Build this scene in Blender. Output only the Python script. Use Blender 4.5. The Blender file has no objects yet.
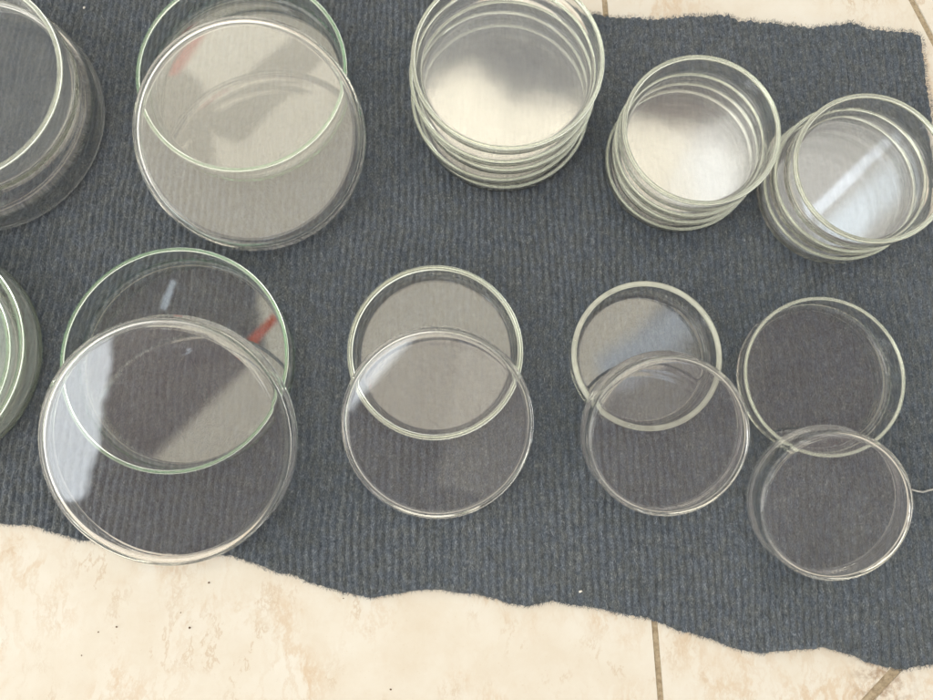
import bpy, bmesh, math, random
import numpy as np
from mathutils import Vector, Matrix

rng = np.random.default_rng(7)
random.seed(7)
scene = bpy.context.scene
COL = scene.collection
MM = 0.001

# ------------------------------------------------------------------ helpers
def link(name, me, mat=None, parent=None):
    o = bpy.data.objects.new(name, me)
    COL.objects.link(o)
    if mat:
        me.materials.append(mat)
    if parent:
        o.parent = parent
    return o

def tag(o, label=None, cat=None, group=None, kind=None):
    if label: o['label'] = label
    if cat: o['category'] = cat
    if group: o['group'] = group
    if kind: o['kind'] = kind
    return o

def mesh_np(name, verts, faces, smooth=True):
    """fast mesh from numpy arrays; faces is (n,k) all the same size"""
    me = bpy.data.meshes.new(name)
    n, k = faces.shape
    me.vertices.add(len(verts)); me.loops.add(n * k); me.polygons.add(n)
    me.vertices.foreach_set('co', np.ascontiguousarray(verts, np.float32).ravel())
    me.loops.foreach_set('vertex_index', np.ascontiguousarray(faces, np.int32).ravel())
    me.polygons.foreach_set('loop_start', np.arange(0, n * k, k, dtype=np.int32))
    me.polygons.foreach_set('loop_total', np.full(n, k, np.int32))
    me.polygons.foreach_set('use_smooth', np.full(n, smooth, bool))
    me.update(calc_edges=True); me.validate()
    return me

def vnoise(x, y, cell, seed):
    """smooth value noise in 0..1 sampled at arrays x, y (metres)"""
    r = np.random.default_rng(seed)
    G = r.random((512, 512))
    fx, fy = x / cell + 1000.0, y / cell + 1000.0
    ix, iy = np.floor(fx).astype(int), np.floor(fy).astype(int)
    tx, ty = fx - ix, fy - iy
    tx, ty = tx * tx * (3 - 2 * tx), ty * ty * (3 - 2 * ty)
    a, b = G[iy % 512, ix % 512], G[iy % 512, (ix + 1) % 512]
    c, d = G[(iy + 1) % 512, ix % 512], G[(iy + 1) % 512, (ix + 1) % 512]
    return (a * (1 - tx) + b * tx) * (1 - ty) + (c * (1 - tx) + d * tx) * ty

class NT:
    """small node-tree builder"""
    def __init__(self, tree):
        self.t = tree; tree.nodes.clear()
    def n(self, typ, **kw):
        nd = self.t.nodes.new(typ)
        for k, v in kw.items():
            setattr(nd, k, v)
        return nd
    def put(self, sock, v):
        if isinstance(v, bpy.types.NodeSocket): self.t.links.new(v, sock)
        elif v is not None: sock.default_value = v
    def math(self, op, a, b=None, c=None, clamp=False):
        nd = self.n('ShaderNodeMath', operation=op, use_clamp=clamp)
        for s, v in zip(nd.inputs, (a, b, c)): self.put(s, v)
        return nd.outputs[0]
    def step(self, v, a, b):
        nd = self.n('ShaderNodeMapRange', interpolation_type='SMOOTHSTEP')
        self.put(nd.inputs[0], v); nd.inputs[1].default_value = a; nd.inputs[2].default_value = b
        return nd.outputs[0]
    def mix(self, f, a, b, blend='MIX'):
        nd = self.n('ShaderNodeMix', data_type='RGBA', blend_type=blend)
        self.put(nd.inputs[0], f)
        for i, v in ((6, a), (7, b)):
            if isinstance(v, (tuple, list)) and len(v) == 3: v = (*v, 1)
            self.put(nd.inputs[i], v)
        return nd.outputs[2]
    def noise(self, vec, scale, detail=3, rough=.55, dist=0):
        nd = self.n('ShaderNodeTexNoise')
        self.put(nd.inputs['Vector'], vec)
        nd.inputs['Scale'].default_value = scale; nd.inputs['Detail'].default_value = detail
        nd.inputs['Roughness'].default_value = rough; nd.inputs['Distortion'].default_value = dist
        return nd.outputs['Fac']
    def mapping(self, vec, scale=(1, 1, 1), rot=(0, 0, 0), loc=(0, 0, 0)):
        nd = self.n('ShaderNodeMapping')
        self.put(nd.inputs[0], vec)
        nd.inputs['Scale'].default_value = scale; nd.inputs['Rotation'].default_value = rot
        nd.inputs['Location'].default_value = loc
        return nd.outputs[0]
    def ramp(self, f, stops):
        nd = self.n('ShaderNodeValToRGB')
        self.put(nd.inputs[0], f)
        e = nd.color_ramp.elements
        while len(e) < len(stops): e.new(.5)
        for el, (p, c) in zip(e, stops):
            el.position = p; el.color = (*c, 1)
        return nd.outputs[0]

def new_mat(name):
    m = bpy.data.materials.new(name); m.use_nodes = True
    return m, NT(m.node_tree)

# ---------------------------------------------------------------- materials
def glass_mat(name, tint, density, rough=0.0, wav=0.05, wscale=45, dust=.008, grain=0.0):
    m, t = new_mat(name)
    g = t.n('ShaderNodeBsdfGlass'); g.inputs['Color'].default_value = (1, 1, 1, 1)
    g.inputs['IOR'].default_value = 1.49; g.inputs['Roughness'].default_value = rough
    co = t.n('ShaderNodeTexCoord').outputs['Object']
    nz = t.noise(co, wscale, 1, .4)
    if grain: nz = t.math('ADD', nz, t.math('MULTIPLY', t.noise(co, 420, 2, .6), grain))
    b = t.n('ShaderNodeBump'); b.inputs['Strength'].default_value = wav; b.inputs['Distance'].default_value = .001
    t.put(b.inputs['Height'], nz); t.put(g.inputs['Normal'], b.outputs[0])
    va = t.n('ShaderNodeVolumeAbsorption'); va.inputs['Color'].default_value = (*tint, 1)
    va.inputs['Density'].default_value = density
    o = t.n('ShaderNodeOutputMaterial')
    df = t.n('ShaderNodeBsdfDiffuse'); df.inputs['Color'].default_value = (.8, .83, .76, 1)
    mx = t.n('ShaderNodeMixShader')
    t.put(mx.inputs[0], t.math('ADD', t.math('MULTIPLY', t.step(t.noise(co, 30, 6, .75), .25, .75), dust * 2), t.math('MULTIPLY', t.step(t.noise(co, 850, 1, .5), .66, .78), .09)))
    t.put(mx.inputs[1], g.outputs[0]); t.put(mx.inputs[2], df.outputs[0])
    t.put(o.inputs['Surface'], mx.outputs[0]); t.put(o.inputs['Volume'], va.outputs[0])
    return m

G_CLEAR = glass_mat('clear_glass', (.82, .87, .74), 9, wav=.012)
G_HAZE = glass_mat('hazy_glass', (.80, .87, .74), 9, wav=.03, dust=.026)
G_MILK = glass_mat('milky_green_glass', (.50, .84, .62), 14, wav=.03, dust=.07)
G_GREEN = glass_mat('greenish_glass', (.46, .84, .58), 18, wav=.015, dust=.014)
G_STREAK = glass_mat('plain_stacked_glass', (.82, .88, .76), 10, rough=.02, wav=.03, wscale=30, dust=.020)
G_STACK = glass_mat('stacked_glass', (.82, .88, .76), 10, rough=.062, wav=.17, wscale=40, dust=.020)

def rim_mat(name, col, d0=.02, d1=.12):
    m, t = new_mat(name)
    gl = t.n('ShaderNodeBsdfGlass'); gl.inputs['Color'].default_value = (.98, 1, .97, 1)
    gl.inputs['IOR'].default_value = 1.49; gl.inputs['Roughness'].default_value = .12
    df = t.n('ShaderNodeBsdfDiffuse'); df.inputs['Color'].default_value = (*col, 1)
    tr = t.n('ShaderNodeBsdfTranslucent'); tr.inputs['Color'].default_value = (*col, 1)
    ad = t.n('ShaderNodeMixShader'); ad.inputs[0].default_value = .4
    t.put(ad.inputs[1], df.outputs[0]); t.put(ad.inputs[2], tr.outputs[0])
    co = t.n('ShaderNodeTexCoord').outputs['Object']
    mx = t.n('ShaderNodeMixShader')
    t.put(mx.inputs[0], t.math('ADD', d0, t.math('MULTIPLY', t.step(t.noise(co, 40, 3, .6), .35, .7), d1)))
    t.put(mx.inputs[1], gl.outputs[0]); t.put(mx.inputs[2], ad.outputs[0])
    o = t.n('ShaderNodeOutputMaterial'); t.put(o.inputs[0], mx.outputs[0])
    return m

R_CLEAR = rim_mat('polished_rim', (.86, .88, .81))
R_THIN = rim_mat('clear_rim', (.86, .87, .80), 0, .05)
R_PALE = rim_mat('pale_ground_rim', (.88, .90, .82), .26, .25)
R_GREEN = rim_mat('polished_green_rim', (.50, .80, .56))

def carpet_mat(name, fibre=False):
    m, t = new_mat(name)
    co = t.n('ShaderNodeTexCoord').outputs['Object']
    along = t.mapping(co, scale=(1, .45, 1))
    fine = t.noise(along, 1700, 2, .75)
    mid = t.noise(along, 420, 3, .65)
    big = t.noise(co, 9, 3, .6)
    v = t.math('ADD', t.math('MULTIPLY', fine, .7), t.math('MULTIPLY', mid, .3))
    if fibre:
        at = t.n('ShaderNodeAttribute', attribute_name='shade')
        v = t.math('ADD', t.math('MULTIPLY', at.outputs['Fac'], .55), t.math('MULTIPLY', v, .45))
    c = t.ramp(v, [(.27, (.019, .024, .033)), (.45, (.066, .080, .100)), (.58, (.113, .131, .154)), (.73, (.30, .32, .35))])
    # heathered yarn: patches leaning olive or navy
    c = t.mix(t.step(t.noise(co, 160, 2, .5), .35, .65), t.mix(1, c, (1.02, 1.0, .93), 'MULTIPLY'), t.mix(1, c, (.97, 1.0, 1.04), 'MULTIPLY'))
    c = t.mix(t.step(big, .3, .7), t.mix(1, c, (.88, .9, .9), 'MULTIPLY'), t.mix(1, c, (1.08, 1.07, 1.05), 'MULTIPLY'))
    p = t.n('ShaderNodeBsdfPrincipled')
    t.put(p.inputs['Base Color'], c); p.inputs['Roughness'].default_value = .95
    p.inputs['Specular IOR Level'].default_value = .15
    p.inputs['Sheen Weight'].default_value = .12; p.inputs['Sheen Roughness'].default_value = .6
    o = t.n('ShaderNodeOutputMaterial'); t.put(o.inputs[0], p.outputs[0])
    return m

M_CARPET = carpet_mat('ribbed_carpet')
M_FIBRE = carpet_mat('carpet_fibre', True)

def tile_mat():
    m, t = new_mat('marbled_cream_tile')
    co = t.n('ShaderNodeTexCoord').outputs['Object']
    w = t.n('ShaderNodeTexNoise'); t.put(w.inputs['Vector'], co); w.inputs['Scale'].default_value = 16; w.inputs['Detail'].default_value = 6; w.inputs['Roughness'].default_value = .62
    warp = t.n('ShaderNodeVectorMath', operation='MULTIPLY_ADD')
    t.put(warp.inputs[0], w.outputs['Color']); warp.inputs[1].default_value = (.022, .022, 0); t.put(warp.inputs[2], co)
    wv = warp.outputs[0]
    cloud = t.noise(wv, 14, 7, .68)
    base = t.ramp(cloud, [(.30, (.57, .52, .435)), (.5, (.615, .588, .522)), (.70, (.645, .638, .595))])
    dg = t.mapping(wv, scale=(1, .5, 1), rot=(0, 0, math.radians(-48)))
    def vein(scale, width, seedloc, det=8):
        nz = t.noise(t.mapping(dg, loc=seedloc), scale, det, .7)
        d = t.math('ABSOLUTE', t.math('SUBTRACT', nz, .5))
        return t.math('SUBTRACT', 1, t.step(d, 0, width))
    patch = t.step(t.noise(co, 13, 3, .6), .42, .62)
    patch2 = t.step(t.noise(co, 22, 3, .6), .45, .65)
    v1 = t.math('MULTIPLY', vein(9, .030, (3, 1, 0)), patch)
    v2 = t.math('MULTIPLY', vein(22, .020, (7, 5, 0)), patch2)
    v3 = t.math('MULTIPLY', vein(55, .045, (1, 9, 0)), patch)
    blot = t.math('MULTIPLY', t.step(t.noise(wv, 34, 7, .75), .52, .70), patch)
    c = t.mix(t.math('MULTIPLY', v1, .5), base, (.50, .36, .22))
    c = t.mix(t.math('MULTIPLY', v2, .50), c, (.42, .30, .185))
    c = t.mix(t.math('MULTIPLY', v3, .30), c, (.48, .35, .22))
    c = t.mix(t.math('MULTIPLY', blot, .30), c, (.52, .375, .23))
    sp = t.noise(co, 900, 1, .5)
    c = t.mix(t.math('MULTIPLY', t.step(sp, .70, .80), .25), c, (.45, .33, .2))
    # brown grime that has collected round the cut tile corner
    dd = t.n('ShaderNodeVectorMath', operation='DISTANCE'); t.put(dd.inputs[0], co); dd.inputs[1].default_value = (.243, -.131, -.004)
    gr = t.math('MULTIPLY', t.math('SUBTRACT', 1, t.step(dd.outputs['Value'], .004, .026)), t.step(t.noise(co, 170, 4, .7), .42, .62))
    c = t.mix(t.math('MULTIPLY', gr, .6), c, (.20, .105, .04))
    p = t.n('ShaderNodeBsdfPrincipled'); t.put(p.inputs['Base Color'], c)
    t.put(p.inputs['Roughness'], t.math('ADD', .33, t.math('MULTIPLY', cloud, .2)))
    p.inputs['Specular IOR Level'].default_value = .4
    b = t.n('ShaderNodeBump'); b.inputs['Strength'].default_value = .12; b.inputs['Distance'].default_value = .001
    t.put(b.inputs['Height'], t.noise(co, 120, 3, .5)); t.put(p.inputs['Normal'], b.outputs[0])
    o = t.n('ShaderNodeOutputMaterial'); t.put(o.inputs[0], p.outputs[0])
    return m

def plain_mat(name, c1, c2, scale, rough=.9):
    m, t = new_mat(name)
    co = t.n('ShaderNodeTexCoord').outputs['Object']
    p = t.n('ShaderNodeBsdfPrincipled')
    t.put(p.inputs['Base Color'], t.mix(t.step(t.noise(co, scale, 4, .65), .3, .7), c1, c2))
    p.inputs['Roughness'].default_value = rough
    o = t.n('ShaderNodeOutputMaterial'); t.put(o.inputs[0], p.outputs[0])
    return m

M_TILE = tile_mat()
M_GROUT = plain_mat('sandy_grout', (.40, .335, .235), (.24, .19, .125), 420)
M_LINT = plain_mat('white_lint', (.75, .74, .70), (.6, .6, .58), 900)
M_THREAD = plain_mat('pale_thread', (.45, .46, .45), (.32, .33, .33), 900)
M_CRUMB = plain_mat('dark_crumb', (.09, .055, .035), (.16, .10, .06), 1500)

# -------------------------------------------------------------------- floor
ZF = -.004
grout = link('grout_bed', mesh_np('grout_bed', np.array([(-1.6, -1.6, ZF - .0021), (1.6, -1.6, ZF - .0021), (1.6, 1.6, ZF - .0021), (-1.6, 1.6, ZF - .0021)]), np.array([[0, 1, 2, 3]])), M_GROUT)
tag(grout, 'sandy brown grout showing in the joints between cream tiles', kind='structure')

def add_slab(bm, pts):
    vs = [bm.verts.new((x, y, ZF)) for x, y in pts]
    f = bm.faces.new(vs)
    r = bmesh.ops.inset_region(bm, faces=[f], thickness=.0012, depth=0)
    for v in vs: v.co.z -= .0012
    low = [bm.verts.new((x, y, ZF - .004)) for x, y in pts]
    n = len(pts)
    for i in range(n):
        bm.faces.new((vs[i], low[i], low[(i + 1) % n], vs[(i + 1) % n]))

bm = bmesh.new()
def gx(y, off=0): return .1075 - .047 * (y - 0) + off       # the joint that runs up the picture
g = .0018
J0, J1 = .105, .705          # a joint across, hidden under the carpet, and the next one out
for (ya, yb) in ((-.495 - g, J0 - g), (J0 + g, J1 - g)):
    for k in (-2, -1, 0):
        o_ = k * .6
        add_slab(bm, [(gx(ya, o_ - .6 + g), ya), (gx(ya, o_ - g), ya), (gx(yb, o_ - g), yb), (gx(yb, o_ - .6 + g), yb)])
# right of the joint: tiles with a clipped corner
ya, yb = -.495 - g, J0 - g
add_slab(bm, [(gx(-.1655, g), -.1655), (.2036, -.1655), (.2560, -.1165), (.2560, yb), (gx(yb, g), yb)])
add_slab(bm, [(gx(ya, g), ya), (.70, ya), (.70, yb), (.2605, yb), (.2605, -.1200), (.2070, -.1702), (gx(-.1702, g), -.1702)])
ya, yb = J0 + g, J1 - g
add_slab(bm, [(gx(ya, g), ya), (.3420, ya), (.3420, .1750), (.2680, .3600), (.2300, yb), (gx(yb, g), yb)])
add_slab(bm, [(.3462, ya), (.70, ya), (.70, yb), (.2345, yb), (.2720, .3610), (.3462, .1765)])
bm.normal_update()
me = bpy.data.meshes.new('floor'); bm.to_mesh(me); bm.free()
floor = link('floor', me, M_TILE)
tag(floor, 'glossy cream marbled floor tiles with brown veins', kind='structure')

# ---------------------------------------------------------------- carpet mat
BOT = np.array([(-.46, -.030), (-.40, -.036), (-.335, -.037), (-.2933, -.0403), (-.2698, -.0426), (-.2523, -.0432), (-.2344, -.0489), (-.2197, -.0517), (-.1932, -.0563), (-.164, -.0598), (-.135, -.0609), (-.1056, -.07), (-.0822, -.0768), (-.0677, -.0813), (-.0532, -.0841), (-.0359, -.0808), (-.0127, -.0792), (.0104, -.0831), (.0376, -.0893), (.0451, -.0882), (.0526, -.0865), (.074, -.0899), (.1027, -.095), (.1369, -.1061), (.1597, -.1128), (.1756, -.1155), (.1914, -.1123), (.2087, -.1123), (.2284, -.1184), (.2453, -.1234), (.2537, -.125), (.2701, -.1218), (.286, -.1185), (.305, -.116)])
TOP = np.array([(-.46, .372), (-.3, .352), (-.1, .322), (.03, .296), (.0637, .2876), (.0818, .2841), (.1025, .2807), (.1252, .2794), (.1546, .2823), (.1677, .283), (.1805, .2795), (.1999, .2775), (.229, .2741), (.2421, .2762), (.254, .2777), (.2647, .2735), (.2776, .2721), (.2925, .2715), (.2968, .2702), (.2995, .268), (.305, .263)])
NX, NY = 1010, 640
s = np.linspace(0, 1, NX); tt = np.linspace(0, 1, NY)
S, T = np.meshgrid(s, tt)
xr0 = .3005
X = -.46 + S * (.46 + xr0)
fr = (vnoise(X, X * 0, .009, 3) - .5) * .0016 + (vnoise(X, X * 0, .0012, 4) - .5) * .0006
YB = np.interp(X, BOT[:, 0], BOT[:, 1]) + fr
fr2 = (vnoise(X, X * 0 + 3, .0044, 5) - .5) * .0016 + (vnoise(X, X * 0 + 3, .0012, 6) - .5) * .0006
YT = np.interp(X, TOP[:, 0], TOP[:, 1]) + fr2
Y = YB + T * (YT - YB)
edge_w = (vnoise(Y, Y * 0 + 9, .03, 8) - .5) * .004 + (vnoise(Y, Y * 0 + 9, .0018, 9) - .5) * .0012
X = X + np.clip((S - .8) / .2, 0, 1) ** 2 * edge_w
# rib phase: straight ribs that fan out a little to the left and swirl at the lower right
gfan = np.clip(-X / .22, -.6, 1.6)
XR = X - .085 * gfan * (Y - .1) + (vnoise(X, Y, .05, 11) - .5) * .004
XR = XR - .010 * np.exp(-(((X - .205) / .05) ** 2)) * np.clip((.0 - Y) / .10, 0, 1.2) ** 1.3 * -1
P = .00435
ph = XR / P + .30 * (vnoise(X, Y, .009, 12) - .5)
rid = .5 + .5 * np.cos(2 * np.pi * ph)
kid = np.floor(ph + .5)
along = vnoise(Y + kid * .731, kid * .377, .0036, 13)          # tufts along each rib
along2 = vnoise(Y * 1.0 + kid * 1.91, kid * .177, .0016, 14)
H = .0023 * (rid ** .6 - 1) + .0014 * (along - 1) * (.35 + rid) * .8 + .0007 * (along2 - 1) + .00022 * (rng.random(X.shape) - 1)
flat = vnoise(X, Y, .06, 15)                                   # places where the pile is worn flat
H *= (.70 + .5 * flat)
dxl = (X - X[:, :1]); dxr = (X[:, -1:] - X); dyb = Y - YB; dyt = YT - Y
d = np.minimum(np.minimum(dxl, dxr), np.minimum(dyb, dyt))
rd = .0032
dn = np.clip(d / rd, 0, 1)
Z = H - .0036 * (1 - np.sqrt(np.clip(1 - (1 - dn) ** 2, 0, 1)))
Z -= .00005
# free edges that do not lie quite flat
Z += .0035 * np.exp(-((X - .195) / .022) ** 2 - ((Y + .118) / .02) ** 2) + .002 * np.exp(-((X + .03) / .03) ** 2 - ((Y + .083) / .012) ** 2)
V = np.stack([X, Y, Z], -1).reshape(-1, 3)
idx = np.arange(NX * NY).reshape(NY, NX)
F = np.stack([idx[:-1, :-1], idx[:-1, 1:], idx[1:, 1:], idx[1:, :-1]], -1).reshape(-1, 4)
mat_obj = link('carpet_mat', mesh_np('carpet_mat', V, F), M_CARPET)
tag(mat_obj, 'dark blue grey ribbed carpet mat with a frayed edge lying on the tiles', 'mat')

# loose fibres of the felt, one part nobody could count
def strips(n, pts, zs, lmin, lmax, w, ang_mean, ang_sd, lift):
    a = rng.normal(ang_mean, ang_sd, n); L = rng.uniform(lmin, lmax, n)
    dx, dy = np.cos(a), np.sin(a)
    bend = rng.normal(0, .25, n) * L
    out = []
    for u, ww, zz in ((-.5, .3, 0), (0, 1, 1), (.5, .3, .3)):
        cx = pts[:, 0] + dx * L * u - dy * bend * (.25 - u * u) * 2
        cy = pts[:, 1] + dy * L * u + dx * bend * (.25 - u * u) * 2
        cz = zs + lift * zz * rng.uniform(.4, 1.3, n) + .00004
        for sgn in (-1, 1):
            out.append(np.stack([cx - dy * w * ww * sgn, cy + dx * w * ww * sgn, cz], -1))
    Vv = np.stack(out, 1).reshape(-1, 3)
    b = (np.arange(n) * 6)[:, None]
    Ff = np.concatenate([b + np.array([[0, 2, 3, 1]]), b + np.array([[2, 4, 5, 3]])], 0)
    return Vv, Ff
NF = 70000
ii = rng.integers(4, NY - 4, NF); jj = rng.integers(120, NX - 4, NF)
pts = np.stack([X[ii, jj], Y[ii, jj]], -1)
v1, f1 = strips(NF, pts, Z[ii, jj], .0012, .0042, .00011, math.pi / 2, .55, .00035)
# stray fibres along the cut edges
NE = 5200
jj = rng.integers(120, NX - 2, NE); topq = rng.random(NE) < .45
ii = np.where(topq, NY - 2, 1)
ep = np.stack([X[ii, jj], Y[ii, jj] + np.where(topq, 1, -1) * rng.uniform(-.0012, .0006, NE)], -1)
v2, f2 = strips(NE, ep, np.full(NE, -.0028) + rng.uniform(0, .0018, NE), .0012, .004, .00009, math.pi / 2, .6, .0004)
NR = 1400
ii = rng.integers(2, NY - 2, NR)
ep = np.stack([X[ii, -1] + rng.uniform(-.001, .0005, NR), Y[ii, -1]], -1)
v3, f3 = strips(NR, ep, np.full(NR, -.0028) + rng.uniform(0, .0018, NR), .001, .003, .00009, 0, .6, .0004)
Vf = np.concatenate([v1, v2, v3]); Ff = np.concatenate([f1, f2 + len(v1), f3 + len(v1) + len(v2)])
fme = mesh_np('felt_fibre', Vf, Ff)
sh = np.repeat(rng.beta(2.2, 2.6, len(Vf) // 6), 6).astype(np.float32)
fme.attributes.new('shade', 'FLOAT', 'POINT').data.foreach_set('value', sh)
fib = link('felt_fibre', fme, M_FIBRE, mat_obj)
tag(fib, kind='stuff')

# ---------------------------------------------------------------- glassware
def arc(cx, cz, r, a0, a1, n):
    return [(cx + r * math.cos(math.radians(a0 + (a1 - a0) * i / n)), cz + r * math.sin(math.radians(a0 + (a1 - a0) * i / n))) for i in range(n + 1)]

def dish_profile(R, H, t=.0022, tb=.0022, fo=.0026, fi=.0034, draft=.0006, bow=0.0, rim=False):
    """closed section of a pressed-glass dish, axis at r = 0, base on z = 0"""
    Rb = R - draft
    p = [(0, bow * 1.0), (Rb * .5, bow * .7), (Rb - fo - .0012, bow * .12), (Rb - fo - .0003, 0.0)]
    p += arc(Rb - fo, fo, fo, -90, 0, 7)
    e = t * .5
    if rim:                       # the wall ends flat; the fire polished rim sits on it
        p += [(R - .00002, H - e - .0003), (R, H - e), (R - t, H - e), (R - t + .00002, H - e - .0003)]
    else:
        p += [(R - .0001, H - e - .0006)]
        p += arc(R - e, H - e, e, 0, 180, 8)
        p += [(R - t + .0001, H - e - .0006)]
    p += arc(Rb - t - fi, tb + fi, fi, 0, -90, 7)
    p += [(Rb - t - fi - .0003, tb), (Rb - t - fi - .0012, tb + bow * .12), (Rb * .5, tb + bow * .7), (0, tb + bow)]
    return p

def lathe(name, prof, N=176, ell=0.0, wob=0.0, closed=False, phase=(0, 0)):
    ang = np.linspace(0, 2 * math.pi, N, endpoint=False)
    ph0, ph1 = phase
    rings, verts = [], []
    for r, z in prof:
        if r < 1e-9:
            rings.append([len(verts)]); verts.append((0, 0, z))
        else:
            b = len(verts)
            rr = r * (1 + ell * np.cos(2 * ang + ph0) + wob * np.cos(3 * ang + ph1))
            verts += list(zip(rr * np.cos(ang), rr * np.sin(ang), np.full(N, z)))
            rings.append(list(range(b, b + N)))
    faces = []
    for A, B in list(zip(rings[:-1], rings[1:])) + ([(rings[-1], rings[0])] if closed else []):
        for i in range(N):
            k = (i + 1) % N
            if len(A) == 1: faces.append((A[0], B[k], B[i]))
            elif len(B) == 1: faces.append((A[i], A[k], B[0]))
            else: faces.append((A[i], A[k], B[k], B[i]))
    me = bpy.data.meshes.new(name)
    me.from_pydata([tuple(map(float, v)) for v in verts], [], faces)
    bmm = bmesh.new(); bmm.from_mesh(me); bmesh.ops.recalc_face_normals(bmm, faces=bmm.faces)
    bmm.to_mesh(me); bmm.free()
    me.polygons.foreach_set('use_smooth', np.ones(len(me.polygons), bool))
    me.update()
    return me

def dish(x, y, z, R, H, mat, label, group, rz=0.0, rim_m=None, **kw):
    ph = tuple(rng.uniform(0, 6.28, 2)); t = kw.get('t', .0022)
    o = link('petri_dish', lathe('petri_dish', dish_profile(R * MM, H * MM, rim=True, **kw), ell=.0016, wob=.0008, phase=ph), mat)
    e, r, h = t * .5, R * MM, H * MM
    prof = [(r + .00006, h - e + .00006), (r + .00010, h - e + .0003)] + arc(r - e, h - e + .0004, e + .0001, 0, 180, 10)[1:-1] + [(r - t - .00010, h - e + .0003), (r - t - .00006, h - e + .00006)]
    rim = link('rim', lathe('rim', prof, ell=.0016, wob=.0008, closed=True, phase=ph), rim_m or (R_GREEN if mat in (G_GREEN, G_MILK) else R_CLEAR), o)
    o.location = (x * MM, y * MM, z * MM + .0003); o.rotation_euler = (0, 0, rz)
    return tag(o, label, 'petri dish', group)

def lid(x, y, R, H, mat, label, group, tilt=0.0, az=0.0, z=0.0, **kw):
    """a lid lies closed side up; when tilted its low edge touches the mat on the azimuth az"""
    th, a = math.radians(tilt), math.radians(az)
    o = link('petri_dish_cover', lathe('petri_dish_cover', dish_profile(R * MM, H * MM, **kw), ell=.0015, wob=.0008, phase=tuple(rng.uniform(0, 6.28, 2))), mat)
    u = Vector((math.cos(a) * math.cos(th), math.sin(a) * math.cos(th), -math.sin(th)))
    n = Vector((math.cos(a) * math.sin(th), math.sin(a) * math.sin(th), math.cos(th)))
    v = n.cross(u)
    rot = Matrix((u, v, n)).transposed() @ Matrix.Rotation(math.pi, 3, 'X')
    c = Vector((x * MM, y * MM, R * MM * math.sin(th) + z * MM + .0004)) + n * (H * MM)
    o.matrix_world = Matrix.Translation(c) @ rot.to_4x4()
    return tag(o, label, 'lid', group)

GP, GL, GS = 'open petri dishes laid out in pairs', 'lids leaning on the open dishes', 'stacked petri dishes'
# pairs: an open dish and the lid that leans on it
dish(-134.2, 229.6, 0, 64.0, 20, G_GREEN, 'wide green rimmed glass dish under the milky tilted lid in the back row', GP, t=.0022)
lid(-126.6, 188.9, 68.0, 16, G_CLEAR, 'wide milky looking glass lid leaning on the green rimmed dish of the back row', GL, 12.6, -79.5, t=.0022, fo=.0046, fi=.004)
dish(-164.5, 53.3, 0, 65.1, 22, G_GREEN, 'wide green rimmed glass dish half covered by the biggest lid, front left', GP, t=.0020)
lid(-163.9, 8.2, 70.4, 18, G_CLEAR, 'biggest tilted glass lid, hanging over the front edge of the mat above the cream tiles', GL, 13.0, -89.3, t=.0024, fo=.005, fi=.0042)
dish(-15.7, 58.4, 0, 51.4, 15, G_CLEAR, 'medium shallow glass dish with a double lined rim at the middle of the mat', GP, t=.0030, rim_m=R_THIN)
lid(-14.0, 18.1, 55.3, 14, G_CLEAR, 'medium glass lid leaning on the shallow dish at the middle of the mat', GL, 11.3, -87.5, t=.0021, fo=.0034, fi=.003)
dish(107.3, 55.7, 0, 43.7, 18, G_CLEAR, 'small glass dish with a thick bright rim, the smallest of the open dishes', GP, t=.0029, rim_m=R_PALE)
lid(114.6, 12.4, 46.8, 18, G_CLEAR, 'small glass lid leaning on the dish with the thick bright rim', GL, 15.1, -80.5, t=.0019, fo=.003, fi=.0024)
dish(210.8, 43.7, 0, 46.8, 16, G_CLEAR, 'thin rimmed glass dish touched at its lower edge by the smallest lid', GP, t=.0017)
lid(207.0, -26.4, 43.2, 19, G_CLEAR, 'smallest tilted glass lid, lying by the pale loose thread at the right', GL, 12.7, -93.1, t=.0019, fo=.003, fi=.0024)

# stacks along the back and the left side
lid(-299, 207.4, 74, 18, G_HAZE, 'wide lid at the bottom of the upper left stack, under a large dish', GS, fo=.004, fi=.004)
dish(-294.8, 213.8, 18.6, 64, 22, G_HAZE, 'large open dish on top of the upper left stack, cut by the picture edge', GS, t=.0028, fo=.002)
dish(-320.1, 56.2, 0, 69, 22, G_MILK, 'large pale green dish at the left picture edge, holding a smaller dish', GS, t=.0026, fo=.002)
dish(-322, 55, 2.6, 61, 15, G_MILK, 'pale green dish nested inside the large one at the left picture edge', GS, t=.0024)
zz = 0
for dx, dy, R, H, w in ((.5, -5.2, 53.0, 10, 'bottom'), (-1.8, -3.2, 54.2, 10, 'second from the bottom'), (.9, -1.6, 53.4, 9, 'middle'), (-.8, .8, 54.8, 9, 'second from the top'), (1.0, 4.2, 55.0, 10, 'topmost')):
    dish(25 + dx, 217.5 + dy, zz, R, H, G_STACK, f'{w} shallow dish in the widest of the three stacks at the back', GS, rim_m=None if w == 'topmost' else R_THIN, t=.0022 if w == 'topmost' else .0016, fo=.0022, fi=.003, tb=.002)
    zz += H + .35
zz = 0
for dx, dy, R, H, w in ((-2.4, -3.6, 45.2, 9, 'bottom'), (-.9, -2.8, 44.4, 8.5, 'second from the bottom'), (-1.2, -1.2, 44.8, 8.5, 'second from the top'), (.7, .6, 45.3, 15.5, 'topmost')):
    dish(136.2 + dx, 182 + dy, zz, R, H, G_STACK, f'{w} dish in the middle one of the three stacks at the back', GS, rim_m=None if w == 'topmost' else R_THIN, t=.0016 if w != 'topmost' else .0025, fo=.0022, fi=.003, tb=.002)
    zz += H + .35
zz = 0
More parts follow.
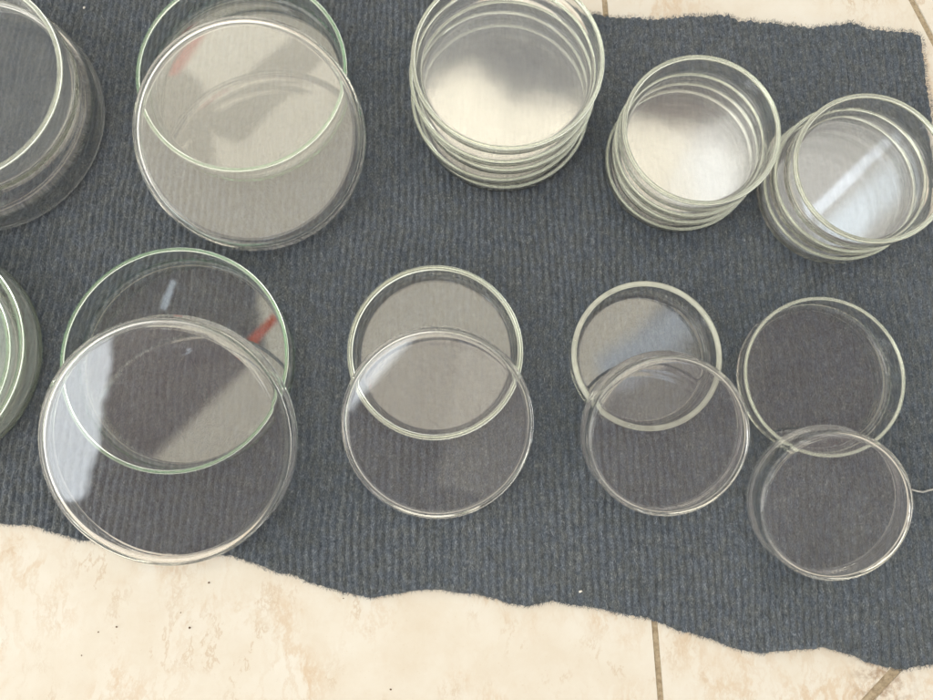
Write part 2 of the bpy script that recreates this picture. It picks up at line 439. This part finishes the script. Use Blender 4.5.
for dx, dy, R, H, w in ((-1.2, -2.6, 46.0, 14, 'bottom'), (-.3, -2.0, 45.2, 11, 'middle'), (2.6, -2.2, 44.4, 17, 'topmost')):
    dish(230.0 + dx, 162 + dy, zz, R, H, G_STREAK, f'{w} dish in the rightmost stack, the one with a slanting bright streak', GS, rim_m=None if w == 'topmost' else R_THIN, t=.0016 if w != 'topmost' else .0025)
    zz += H + .35

# ------------------------------------------------------------- small things
def tube(name, pts, r, mat, n=6):
    vs, fs = [], []
    for i, p in enumerate(pts):
        a = Vector(pts[max(i - 1, 0)]); b = Vector(pts[min(i + 1, len(pts) - 1)])
        tdir = (b - a).normalized(); side = tdir.cross(Vector((0, 0, 1))).normalized(); up = side.cross(tdir)
        rr = r * (.55 if i in (0, len(pts) - 1) else 1)
        for k in range(n):
            q = Vector(p) + side * rr * math.cos(2 * math.pi * k / n) + up * rr * math.sin(2 * math.pi * k / n)
            vs.append(q)
    for i in range(len(pts) - 1):
        for k in range(n):
            fs.append((i * n + k, i * n + (k + 1) % n, (i + 1) * n + (k + 1) % n, (i + 1) * n + k))
    fs.append(tuple(range(n))[::-1]); fs.append(tuple((len(pts) - 1) * n + k for k in range(n)))
    me = bpy.data.meshes.new(name); me.from_pydata([tuple(v) for v in vs], [], fs)
    me.polygons.foreach_set('use_smooth', np.ones(len(me.polygons), bool))
    return link(name, me, mat)
th = tube('loose_thread', [(.2625, -.0222, .0002), (.2655, -.0222, .0006), (.2685, -.0231, .0008), (.272, -.0236, .0007), (.2755, -.0226, .0008), (.279, -.0219, .0007), (.283, -.0224, .0006), (.2875, -.0214, .0006)], .00055, M_THREAD)
tag(th, 'pale curly loose thread on the mat at the right beside the smallest lid', 'thread')

def blob(name, x, y, z, r, mat, sx=1.0, seed=0):
    rr = random.Random(seed)
    bmm = bmesh.new(); bmesh.ops.create_icosphere(bmm, subdivisions=2, radius=1)
    for v in bmm.verts:
        k = rr.uniform(.7, 1.25)
        v.co = Vector((v.co.x * r * k * sx, v.co.y * r * k, v.co.z * r * k * .7))
    me = bpy.data.meshes.new(name); bmm.to_mesh(me); bmm.free()
    o = link(name, me, mat); o.location = (x, y, z); o.rotation_euler = (0, 0, rr.uniform(0, 3))
    return o
tag(blob('lint_speck', .0684, -.0799, .0002, .0007, M_LINT, 1.6, 1), 'white lint speck on the mat near its front edge', 'lint')
tag(blob('lint_speck', -.2437, .2838, .0003, .0007, M_LINT, 1.3, 2), 'white lint speck on the mat between the two upper left piles of glass', 'lint')
for i, (x, y, r) in enumerate(((-.1475, -.0752, .0008), (-.1575, -.1004, .0009), (-.1995, -.0998, .0007), (-.2098, -.1026, .0006), (-.2185, -.1155, .0005), (-.163, -.092, .0005), (-.0408, -.1345, .0007), (-.069, -.0842, .0005))):
    tag(blob('dirt_crumb', x, y, ZF + .0002, r * .68, M_CRUMB, 1.2, 20 + i), 'tiny dark crumb of dirt on the cream tile in front of the mat', 'crumb', 'crumbs on the front tiles')

# ---------------------------------------------------- painted reflections of a room
# light and dark patches painted for single dishes and lids to mirror, standing for: a pale lit ceiling, the dark figure bending over the mat, red bars, walls;
# given by direction only, as a sky is. (x/z, y/z) are the slopes of the direction seen from the mat.
world = bpy.data.worlds.new('World'); scene.world = world; world.use_nodes = True
w = NT(world.node_tree)
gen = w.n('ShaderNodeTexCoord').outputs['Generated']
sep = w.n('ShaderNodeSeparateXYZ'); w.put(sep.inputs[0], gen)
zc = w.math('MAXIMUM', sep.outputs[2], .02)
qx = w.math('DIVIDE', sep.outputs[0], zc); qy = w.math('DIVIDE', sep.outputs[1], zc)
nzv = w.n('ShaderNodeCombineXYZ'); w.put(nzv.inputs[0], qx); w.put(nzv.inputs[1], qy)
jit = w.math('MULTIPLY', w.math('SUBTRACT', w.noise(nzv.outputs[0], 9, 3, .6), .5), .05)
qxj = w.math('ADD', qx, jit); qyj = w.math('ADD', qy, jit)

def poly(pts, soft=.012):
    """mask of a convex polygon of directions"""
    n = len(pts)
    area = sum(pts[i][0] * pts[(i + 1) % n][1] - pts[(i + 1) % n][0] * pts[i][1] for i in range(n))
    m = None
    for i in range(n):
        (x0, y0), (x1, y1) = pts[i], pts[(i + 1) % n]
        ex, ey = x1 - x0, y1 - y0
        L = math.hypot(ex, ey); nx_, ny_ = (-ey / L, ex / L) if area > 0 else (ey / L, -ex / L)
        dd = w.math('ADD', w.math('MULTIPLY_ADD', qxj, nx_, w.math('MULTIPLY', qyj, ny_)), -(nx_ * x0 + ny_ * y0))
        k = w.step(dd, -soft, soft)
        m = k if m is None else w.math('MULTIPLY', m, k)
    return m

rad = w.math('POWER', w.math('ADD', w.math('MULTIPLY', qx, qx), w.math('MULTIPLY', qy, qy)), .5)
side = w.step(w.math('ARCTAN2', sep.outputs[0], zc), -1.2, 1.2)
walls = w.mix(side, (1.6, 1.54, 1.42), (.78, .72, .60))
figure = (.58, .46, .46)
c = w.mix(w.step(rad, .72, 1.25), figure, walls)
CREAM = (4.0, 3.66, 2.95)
c = w.mix(poly([(-1.0, .95), (-.52, .95), (-.50, .30), (-1.0, .30)], .04), c, (.40, .43, .48))  # dark patch added for the upper left stack to mirror
c = w.mix(poly([(-.95, .27), (-.60, .27), (-.60, -.12), (-.95, -.12)], .03), c, (1.5, 1.75, 1.55))  # pale green patch added to make the left dish look milky
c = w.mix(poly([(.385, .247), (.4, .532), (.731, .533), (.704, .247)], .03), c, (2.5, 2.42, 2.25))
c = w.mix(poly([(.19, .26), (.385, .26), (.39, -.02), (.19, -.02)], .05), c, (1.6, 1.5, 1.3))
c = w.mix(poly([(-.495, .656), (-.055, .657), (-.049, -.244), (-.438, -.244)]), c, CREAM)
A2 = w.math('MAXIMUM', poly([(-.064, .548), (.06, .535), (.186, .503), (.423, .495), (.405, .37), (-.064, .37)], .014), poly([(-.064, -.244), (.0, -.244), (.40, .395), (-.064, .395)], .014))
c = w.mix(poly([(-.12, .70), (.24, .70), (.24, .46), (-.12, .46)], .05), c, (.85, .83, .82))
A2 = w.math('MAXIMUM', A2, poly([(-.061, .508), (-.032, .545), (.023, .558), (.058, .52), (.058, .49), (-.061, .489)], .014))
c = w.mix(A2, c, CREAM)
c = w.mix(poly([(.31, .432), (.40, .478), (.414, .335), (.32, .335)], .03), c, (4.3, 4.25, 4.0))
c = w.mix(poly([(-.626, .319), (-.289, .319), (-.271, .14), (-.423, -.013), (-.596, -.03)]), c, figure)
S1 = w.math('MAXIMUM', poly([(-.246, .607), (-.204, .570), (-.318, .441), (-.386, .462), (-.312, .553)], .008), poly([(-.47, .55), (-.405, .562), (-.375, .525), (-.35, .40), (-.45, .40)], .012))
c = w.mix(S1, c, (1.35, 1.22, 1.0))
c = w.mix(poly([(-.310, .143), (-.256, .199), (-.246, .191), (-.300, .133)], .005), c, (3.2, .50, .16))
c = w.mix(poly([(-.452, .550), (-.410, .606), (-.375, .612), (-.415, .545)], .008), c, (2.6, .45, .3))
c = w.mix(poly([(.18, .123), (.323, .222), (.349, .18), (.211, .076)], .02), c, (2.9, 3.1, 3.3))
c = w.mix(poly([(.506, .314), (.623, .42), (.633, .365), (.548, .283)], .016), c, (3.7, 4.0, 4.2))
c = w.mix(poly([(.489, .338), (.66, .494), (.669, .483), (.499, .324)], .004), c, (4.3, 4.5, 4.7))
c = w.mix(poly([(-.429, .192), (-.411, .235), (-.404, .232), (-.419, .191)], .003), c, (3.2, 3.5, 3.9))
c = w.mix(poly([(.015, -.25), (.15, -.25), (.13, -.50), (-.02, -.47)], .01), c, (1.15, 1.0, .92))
WIN = w.math('MAXIMUM', poly([(-.72, -.24), (-.487, -.28), (-.518, -.402), (-.57, -.56), (-.72, -.60)], .008), poly([(-.20, -.345), (-.145, -.352), (-.048, -.237), (-.07, -.22), (-.17, -.26)], .008))  # window glare painted as patches, one for each of two lids
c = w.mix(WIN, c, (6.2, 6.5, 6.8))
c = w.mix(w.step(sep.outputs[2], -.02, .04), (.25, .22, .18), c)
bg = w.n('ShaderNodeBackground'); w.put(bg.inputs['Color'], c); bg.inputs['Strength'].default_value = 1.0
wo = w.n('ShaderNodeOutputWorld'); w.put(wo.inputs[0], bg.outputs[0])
world.cycles.sampling_method = 'MANUAL'; world.cycles.sample_map_resolution = 512

# daylight from an opening on the left
ld = bpy.data.lights.new('window_light', 'AREA'); ld.shape = 'RECTANGLE'; ld.size = 1.2; ld.size_y = 1.4
ld.energy = 14; ld.color = (1.0, .96, .88)
lo = bpy.data.objects.new('window_light', ld); COL.objects.link(lo)
lo.location = (-2.0, -.5, 1.15)
lo.rotation_euler = (Vector((0, .05, 0)) - lo.location).to_track_quat('-Z', 'Y').to_euler()

# ------------------------------------------------------------------- camera
cd = bpy.data.cameras.new('camera'); cam = bpy.data.objects.new('camera', cd); COL.objects.link(cam)
cd.sensor_width = 36; cd.lens = 36 * 728 / 933; cd.clip_start = .01; cd.clip_end = 50
Rm = Matrix(((.99998090, 0.0, -.00618120), (-.00085765, .99032716, -.13874933), (.00612141, .13875198, .99030824)))
cam.matrix_world = Matrix.Translation((0, 0, .436)) @ Rm.to_4x4()
scene.camera = cam

# ----------------------------------------------------------------- rendering
scene.render.engine = 'CYCLES'
cy = scene.cycles
cy.max_bounces = 48; cy.transmission_bounces = 40; cy.glossy_bounces = 44; cy.diffuse_bounces = 4; cy.transparent_max_bounces = 16
cy.caustics_reflective = True; cy.caustics_refractive = True
cy.sample_clamp_indirect = 8; cy.blur_glossy = 0.3
cy.use_adaptive_sampling = True; cy.adaptive_threshold = .05
cy.use_denoising = True
try: cy.denoiser = 'OPENIMAGEDENOISE'
except Exception: pass
vs = scene.view_settings
scene.display_settings.display_device = 'sRGB'
vs.view_transform = 'Standard'; vs.look = 'None'; vs.exposure = 0; vs.gamma = 1
